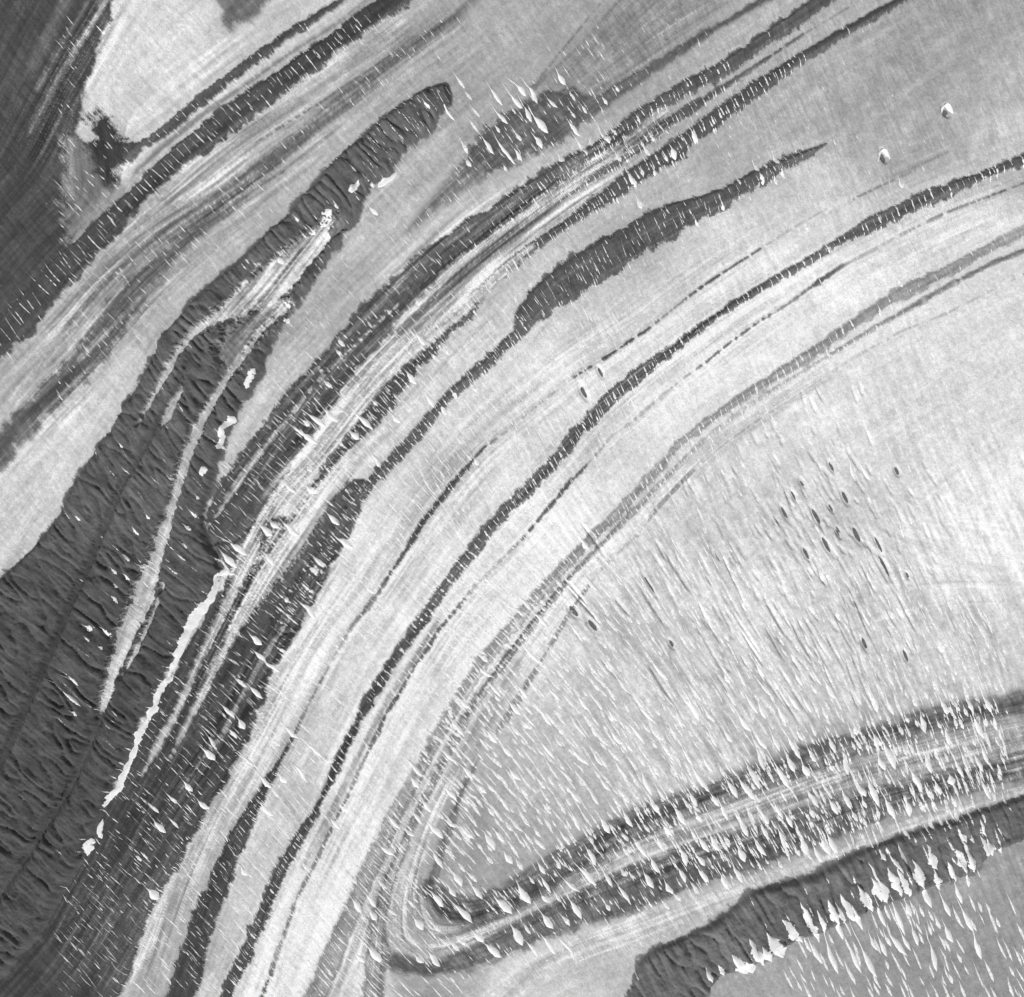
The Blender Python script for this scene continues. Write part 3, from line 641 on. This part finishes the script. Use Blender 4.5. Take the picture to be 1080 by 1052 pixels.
ICE_ZONES = [((400, 60, 520, 260), 'pale ice at the top centre'), ((580, 680, 720, 850), 'pale ice inside the fold'),
             ((720, 640, 860, 840), 'rough ice inside the fold'), ((850, 560, 1100, 760), 'rough ice near the right edge'),
             ((840, 930, 1100, 1100), 'grey ice at bottom right'), ((480, 660, 600, 860), 'left flank of the fold'),
             ((820, 420, 1000, 570), 'pitted ice at right centre'), ((220, 700, 380, 960), 'pale strip at lower left')]
def zone(px, py):
    for (a, b, c, d), nme in ICE_ZONES:
        if a <= px <= c and b <= py <= d: return 'the ' + nme
    if py < 330: return 'the upper pale ice'
    if px < 420: return 'the pale stripes at left'
    if py > 850: return 'the pale ice at the bottom'
    return 'the pale central ice'

order = np.argsort(-(LENS[:, 2] * LENS[:, 3]))
big, small = order[:270], order[270:]
buckets = {}
for k in big:
    px, py, L, W = LENS[k]
    h = host(px, py)
    place = things[h - 1]['short'] if h else zone(px, py)
    rat = L / W
    shape = ('stout' if rat < 2.1 else 'teardrop' if rat < 2.9 else 'slender')
    size = 'large' if L * W > 125 else 'small' if L * W < 78 else 'medium'
    buckets.setdefault((place, shape, size), []).append(k)
GROUP = 'snow lenses in the crevasses'
for (place, shape, size), ks in buckets.items():
    ks.sort(key=lambda k: LENS[k, 0])
    for q, k in enumerate(ks):
        px, py, L, W = LENS[k]
        ang = trend(px, py) + rng.normal(0, .085)
        V, F = lens_arrays(px, py, L * rng.uniform(.95, 1.25), W * rng.uniform(.85, 1.1), ang, rng, tail=rng.uniform(.2, .48))
        org = np.array([(px - CX) * U, (CY - py) * U, float(at(px, py))])
        icy = host(px, py) == 0
        o = link('snow_lens', mesh_from('snow_lens', V - org, F, M_DULL if icy and py > 550 and px > 540 else M_SNOW))
        o.location = org
        if len(ks) == 1: lab = f'{size} {shape} snow lens, the only such on {place}'
        else: lab = f'{size} {shape} snow lens, {word(q)} such from left on {place}'
        o['label'] = lab; o['category'] = 'snow patch'; o['group'] = GROUP

# small lenses and hairline crevasse fillings, too many to tell apart
AV, AF, nv = [], [], 0
def add(V, F):
    global nv
    AV.append(V); AF.append(np.array(F) + nv); nv += len(V)
for k in range(16):
    f = k / 15; px = np.interp(f, [0, .3, .6, 1], [222, 192, 162, 118]); py = np.interp(f, [0, .3, .6, 1], [628, 685, 750, 838])
    add(*lens_arrays(px - 4, py - 4, rng.uniform(5, 9), rng.uniform(1.2, 2.4), trend(px, py) + rng.normal(0, .15), rng, n=7, m=3))
for k in small:
    px, py, L, W = LENS[k]
    add(*lens_arrays(px, py, L, W, trend(px, py) + rng.normal(0, .06), rng, n=7, m=3))
taken = {}
def free(px, py, gap):
    c = (int(px // gap), int(py // gap))
    for a in (-1, 0, 1):
        for b in (-1, 0, 1):
            for (x, y) in taken.get((c[0] + a, c[1] + b, gap), ()):
                if abs(x - px) + abs(y - py) < gap: return False
    taken.setdefault((c[0], c[1], gap), []).append((px, py)); return True
def hairs(n, box, only_debris, L0, L1, w0, w1, prob=None, gap=6):
    c = 0
    for _ in range(n * 14):
        if c >= n: break
        px, py = rng.uniform(box[0], box[2]), rng.uniform(box[1], box[3])
        h = host(px, py)
        if only_debris and h == 0: continue
        if prob is not None and rng.random() > prob(h): continue
        if not free(px, py, gap): continue
        c += 1
        L = L0 + (L1 - L0) * rng.random() ** 1.6; ang = trend(px, py) + rng.normal(0, .05)
        V, F = lens_arrays(px, py, L * .6, rng.uniform(w0, w1), ang, rng, tail=.05, n=7, m=3, dome=.04)
        add(V, F)
ribbed = {k for k, it in enumerate(things, 1) if it['ribs'] > 5}
nowide = lambda h: 0.06 if h in ribbed else 1.0
hairs(560, (60, 470, 420, 1060), True, 9, 50, .5, 1.2, nowide)
hairs(70, (380, 80, 480, 190), True, 8, 22, .6, 1.1)
hairs(70, (470, 90, 720, 230), True, 8, 26, .7, 1.4)
hairs(120, (60, 20, 420, 420), True, 6, 16, .6, 1.1, nowide)
hairs(110, (320, 200, 640, 520), True, 7, 20, .7, 1.3)
hairs(60, (600, 10, 1060, 330), True, 6, 16, .7, 1.2)
hairs(320, (440, 730, 1060, 1040), True, 8, 26, .8, 2.2, nowide)
hairs(1250, (470, 590, 1060, 900), False, 14, 46, 1.6, 4.6, lambda h: .45 if h else 1, 7.5)
hairs(420, (150, 380, 560, 1040), False, 14, 50, .7, 1.6, nowide, 8)
hairs(150, (440, 350, 760, 620), False, 12, 36, .8, 1.8, None, 9)
hairs(90, (420, 30, 900, 330), False, 8, 18, .7, 1.4, None, 8)
hairs(110, (830, 950, 1080, 1060), False, 18, 44, 2.0, 4.5, lambda h: 0 if h else 1, 8)
hairs(420, (60, 20, 640, 520), True, 9, 26, .8, 1.7, nowide, 7)
hairs(260, (60, 380, 420, 1040), True, 7, 20, .9, 1.9, lambda h: .10 if h in ribbed else 1, 9)
hairs(240, (300, 330, 700, 720), False, 10, 28, 1.0, 2.2, None, 9)
hairs(160, (620, 90, 1060, 340), False, 6, 16, .9, 2.0, lambda h: 1 if h else .3, 8)
hairs(360, (440, 730, 1060, 960), True, 10, 30, 1.2, 3.0, nowide, 7)
ice_only = lambda h: 0.0 if h else 1.0
hairs(520, (140, 480, 500, 1050), False, 16, 48, 1.1, 2.4, ice_only, 7)
hairs(260, (360, 330, 760, 640), False, 14, 40, 1.1, 2.5, ice_only, 8)
hairs(120, (60, 180, 480, 480), False, 10, 26, .6, 1.2, ice_only, 9)
hairs(220, (760, 420, 1040, 720), False, 8, 28, 1.2, 3.4, ice_only, 7)
# crevasses that cut the narrow bands into blocks
def cuts(short, step, w0, w1, y0=-50, y1=1100, over=1.15):
    it = [q for q in things if q['short'] == short][0]
    p = [q for q in it['pts'] if -60 < q[0] < 1140 and -60 < q[1] < 1120]
    for a, b in zip(p[:-1], p[1:]):
        L = math.hypot(b[0] - a[0], b[1] - a[1]); n_ = L / step
        n_ = int(n_) + (rng.random() < n_ % 1)
        for k in range(n_):
            f = (k + rng.uniform(.2, .8)) / n_; px = a[0] + (b[0] - a[0]) * f; py = a[1] + (b[1] - a[1]) * f; hw = a[2] + (b[2] - a[2]) * f
            if not (y0 < py < y1) or hw < 1.8: continue
            sh = rng.normal(0, .35) * hw; ang = trend(px, py) + rng.normal(0, .06)
            V, F = lens_arrays(px + sh * math.cos(ang), py + sh * math.sin(ang), (hw * 2 * over + 2) * rng.uniform(.55, 1.15), w0 + (w1 - w0) * rng.random() ** 2, ang, rng, tail=.1, n=7, m=3, dome=.04)
            add(V, F)
cuts('the dark central moraine', 8.5, 0.88, 3.24)
cuts('the pale grey ribbon', 8, 1.00, 3.51, 340)
cuts('the grey broken band', 6.5, 1.00, 3.51, 340)
cuts('the blocky upper moraine', 6.5, 1.00, 2.97, 60)
cuts('the spindle moraine', 7, 0.88, 2.97, 330)
cuts('the spindle moraine', 9, 0.62, 1.35, 140, 330, .7)
cuts('the long upper moraine', 7, 0.88, 2.43, 70, 200)
cuts('the slim upper moraine', 8, 1.00, 2.70, 90)
cuts('the widening dark thread', 10, 0.8, 1.8, 480, 880)
cuts('the widening dark thread', 14, 0.6, 1.0, 880, 1100, .6)
cuts('the fine line on white ice', 8, 1.25, 3.51, 560)
cuts('the upper left moraine', 9, 0.62, 1.62)
cuts('the finest line', 8, 1.25, 3.24, 540)
VV = np.concatenate(AV); FF = np.concatenate(AF)
o = link('crevasse_snow', mesh_from('crevasse_snow', VV, [tuple(int(a) for a in f) for f in FF], M_HAIR))
o['kind'] = 'stuff'; o['label'] = 'countless hairline snow fillings in fine crevasses'; o['category'] = 'snow'

# ---------------------------------------------------------------- snow strips and banks (irregular outlines)
def sstrip(name, pts, label, group=None, jit=.35, dome=.08):
    p = np.array(P(pts)) if isinstance(pts, str) else np.array(pts)
    # resample
    seg = np.hypot(*np.diff(p[:, :2], axis=0).T); s = np.concatenate([[0], np.cumsum(seg)])
    n = max(8, int(s[-1] / 2.4)); t = np.linspace(0, s[-1], n)
    x = np.interp(t, s, p[:, 0]); y = np.interp(t, s, p[:, 1]); hw = np.interp(t, s, p[:, 2])
    x = x + np.convolve(rng.normal(0, jit * 2.2, n + 2), [.3, .4, .3], 'valid'); y = y + np.convolve(rng.normal(0, jit * 1.2, n + 2), [.3, .4, .3], 'valid')
    dx, dy = np.gradient(x), np.gradient(y); l = np.hypot(dx, dy) + 1e-9
    nxv, nyv = -dy / l, dx / l
    jl = 1 + np.convolve(rng.normal(0, jit, n + 2), [.3, .5, .3], 'valid'); jr = 1 + np.convolve(rng.normal(0, jit, n + 2), [.3, .5, .3], 'valid')
    V = []; S = (-1, -.5, 0, .5, 1)
    for k in range(n):
        end = .12 if k in (0, n - 1) else 1
        off = np.array([q * hw[k] * end * (jl[k] if q < 0 else jr[k]) for q in S])
        xx = x[k] + nxv[k] * off; yy = y[k] + nyv[k] * off
        zz = at(xx, yy) + np.array([-.3, 1.1, 1.4, 1.1, -.3]) * (1 + .35 * dome * hw[k] * U)
        V.append(np.stack([(xx - CX) * U, (CY - yy) * U, zz], 1))
    V = np.concatenate(V); F = [(k * 5 + j, (k + 1) * 5 + j, (k + 1) * 5 + j + 1, k * 5 + j + 1) for k in range(n - 1) for j in range(4)]
    org = V.mean(0)
    o = link(name, mesh_from(name, V - org, F, M_SNOW)); o.location = org
    o['label'] = label; o['category'] = 'snow bank'
    if group: o['group'] = group
    return o
sstrip('snow_strip', '249,606,2 238,603,3 230,608,3 227,622,3 222,633,4 214,642,5 206,652,6 199,664,4 194,678,4 189,690,3.5 184,702,4 180,716,4 173,722,3 168,735,4 164,748,5 160,752,4 154,765,3.5 147,775,5 144,786,4 140,797,4 136,808,4 131,818,4.5 126,828,4 121,838,4 116,842,4 111,848,3 110,852,1', 'long winding white snow strip along the foot of a ribbed ridge, lower left', jit=.32)
sstrip('snow_bank', '108,864,1 106,872,3 106,880,4 109,884,3', 'small white snow bank just below the end of the winding strip', 'left snow banks')
sstrip('snow_bank', '102,888,2 96,888,5 93,895,5 91,903,2', 'chunky white snow bank, lowest below the winding strip', 'left snow banks')
sstrip('snow_bank', '418,182,1.5 412,188,3 405,194,3 399,198,2', 'curved white snow bank at the right foot of a ribbed ridge, top', 'left snow banks')
sstrip('snow_bank', '352,224,2 347,228,5 344,236,3 338,240,2', 'blocky white snow bank where the pale wedge begins', 'left snow banks')
sstrip('snow_bank', '380,194,2 377,200,3.5 372,205,3 370,202,1', 'forked small snow bank on the upper ribbed ridge', 'left snow banks')
sstrip('snow_bank', '249,440,2 245,444,4 240,449,3 236,456,3 234,466,2.4 231,474,2.6', 'hooked white snow bank left of the pale ice wedge', 'left snow banks')
sstrip('snow_bank', '222,495,2 217,497,5 213,501,3', 'rounded white snow bank alone on the dark ridge, left centre', 'left snow banks')
sstrip('snow_bank', '272,390,2 268,396,4 266,402,3 262,411,2', 'upright white snow bank on the edge of the pale wedge, left', 'left snow banks')
BANKS = [float(v) for v in '''779 1015 22 14 797 1003 26 11 817 996 24 13 760 1021 12 5 835 981 26 12 854 973 36 8 865 971 20 6 877 960 22 8 893 957 26 9 885 962 18 5
903 967 24 5 911 947 26 9 922 935 20 9 929 938 19 9 941 928 24 9 951 929 26 8 966 920 22 11 981 905 16 8 986 927 20 7 1001 917 18 8 1009 905 20 12 1019 903 26 8
1035 891 20 7 1041 892 16 8 929 901 8 5 943 909 18 4 1012 881 8 6 1033 871 14 5 790 1018 14 10 808 1005 16 8 747 1025 12 6 823 999 14 8 920 920 20 4'''.split()]
BANKS = sorted(zip(*[iter(BANKS)] * 4))
for q, (px, py, L, W) in enumerate(BANKS):
    a = trend(px, py) + rng.normal(0, .08); ca, sa = math.cos(a), math.sin(a)
    pr = [(-.62, .04), (-.42, .16), (-.2, .34 + rng.uniform(-.08, .1)), (.05, .5), (.25, .42 + rng.uniform(-.15, .1)), (.42, .2), (.56, .05)]
    sstrip('snow_bank', [(px + t * L * 1.2 * ca, py + t * L * 1.2 * sa, wv * W * 1.2) for t, wv in pr],
           f'ragged white snow bank, {word(q)} from left on the dark ridge at bottom right', 'snow banks along the lower right ridge', jit=.36)

# ---------------------------------------------------------------- dark pits and moulins
def pit_mesh(name, px, py, L, W, lift=.8):
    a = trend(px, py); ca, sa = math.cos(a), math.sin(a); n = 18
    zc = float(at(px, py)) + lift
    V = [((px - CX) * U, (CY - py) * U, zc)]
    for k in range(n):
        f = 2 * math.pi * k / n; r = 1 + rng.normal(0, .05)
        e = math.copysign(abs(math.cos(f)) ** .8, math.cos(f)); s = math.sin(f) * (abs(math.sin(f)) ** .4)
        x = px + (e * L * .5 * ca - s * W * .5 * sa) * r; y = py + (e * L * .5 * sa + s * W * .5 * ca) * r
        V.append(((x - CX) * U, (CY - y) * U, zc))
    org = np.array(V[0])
    return mesh_from(name, np.array(V) - org, [(0, 1 + (k + 1) % n, 1 + k) for k in range(n)], M_PIT), org
ps = sorted(map(tuple, PITS))
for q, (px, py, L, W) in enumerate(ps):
    me, org = pit_mesh('meltwater_pit', px, py, L * 1.15, W * .72, .9)  # flat dark disc set in the carved pit
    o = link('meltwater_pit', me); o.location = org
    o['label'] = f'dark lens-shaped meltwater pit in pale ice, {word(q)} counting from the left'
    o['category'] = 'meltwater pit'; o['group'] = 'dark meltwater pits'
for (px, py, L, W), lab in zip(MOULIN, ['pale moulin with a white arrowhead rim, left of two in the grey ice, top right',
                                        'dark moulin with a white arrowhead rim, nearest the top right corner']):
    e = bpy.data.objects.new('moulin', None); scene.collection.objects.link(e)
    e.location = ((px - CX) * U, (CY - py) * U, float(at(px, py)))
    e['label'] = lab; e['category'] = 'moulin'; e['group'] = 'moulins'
    me, org = pit_mesh('meltwater', px, py + 2, L * .72, W * .85, 1.0)  # dark disc painted as the shaded side of the moulin
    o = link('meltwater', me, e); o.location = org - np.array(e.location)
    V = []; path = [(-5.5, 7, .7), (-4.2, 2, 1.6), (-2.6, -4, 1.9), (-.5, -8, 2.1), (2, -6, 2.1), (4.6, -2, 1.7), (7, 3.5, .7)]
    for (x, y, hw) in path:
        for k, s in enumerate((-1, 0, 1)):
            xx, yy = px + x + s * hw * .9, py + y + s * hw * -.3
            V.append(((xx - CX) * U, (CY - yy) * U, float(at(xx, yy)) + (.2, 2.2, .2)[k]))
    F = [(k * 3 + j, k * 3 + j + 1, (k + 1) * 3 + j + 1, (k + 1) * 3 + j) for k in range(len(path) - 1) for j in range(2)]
    o = link('snow_rim', mesh_from('snow_rim', np.array(V) - np.array(e.location), F, M_SNOW), e)  # white strip painted as the sunlit wall of the moulin
print('terrain', NX, NY, 'lenses', len(LENS), 'things', len(things))
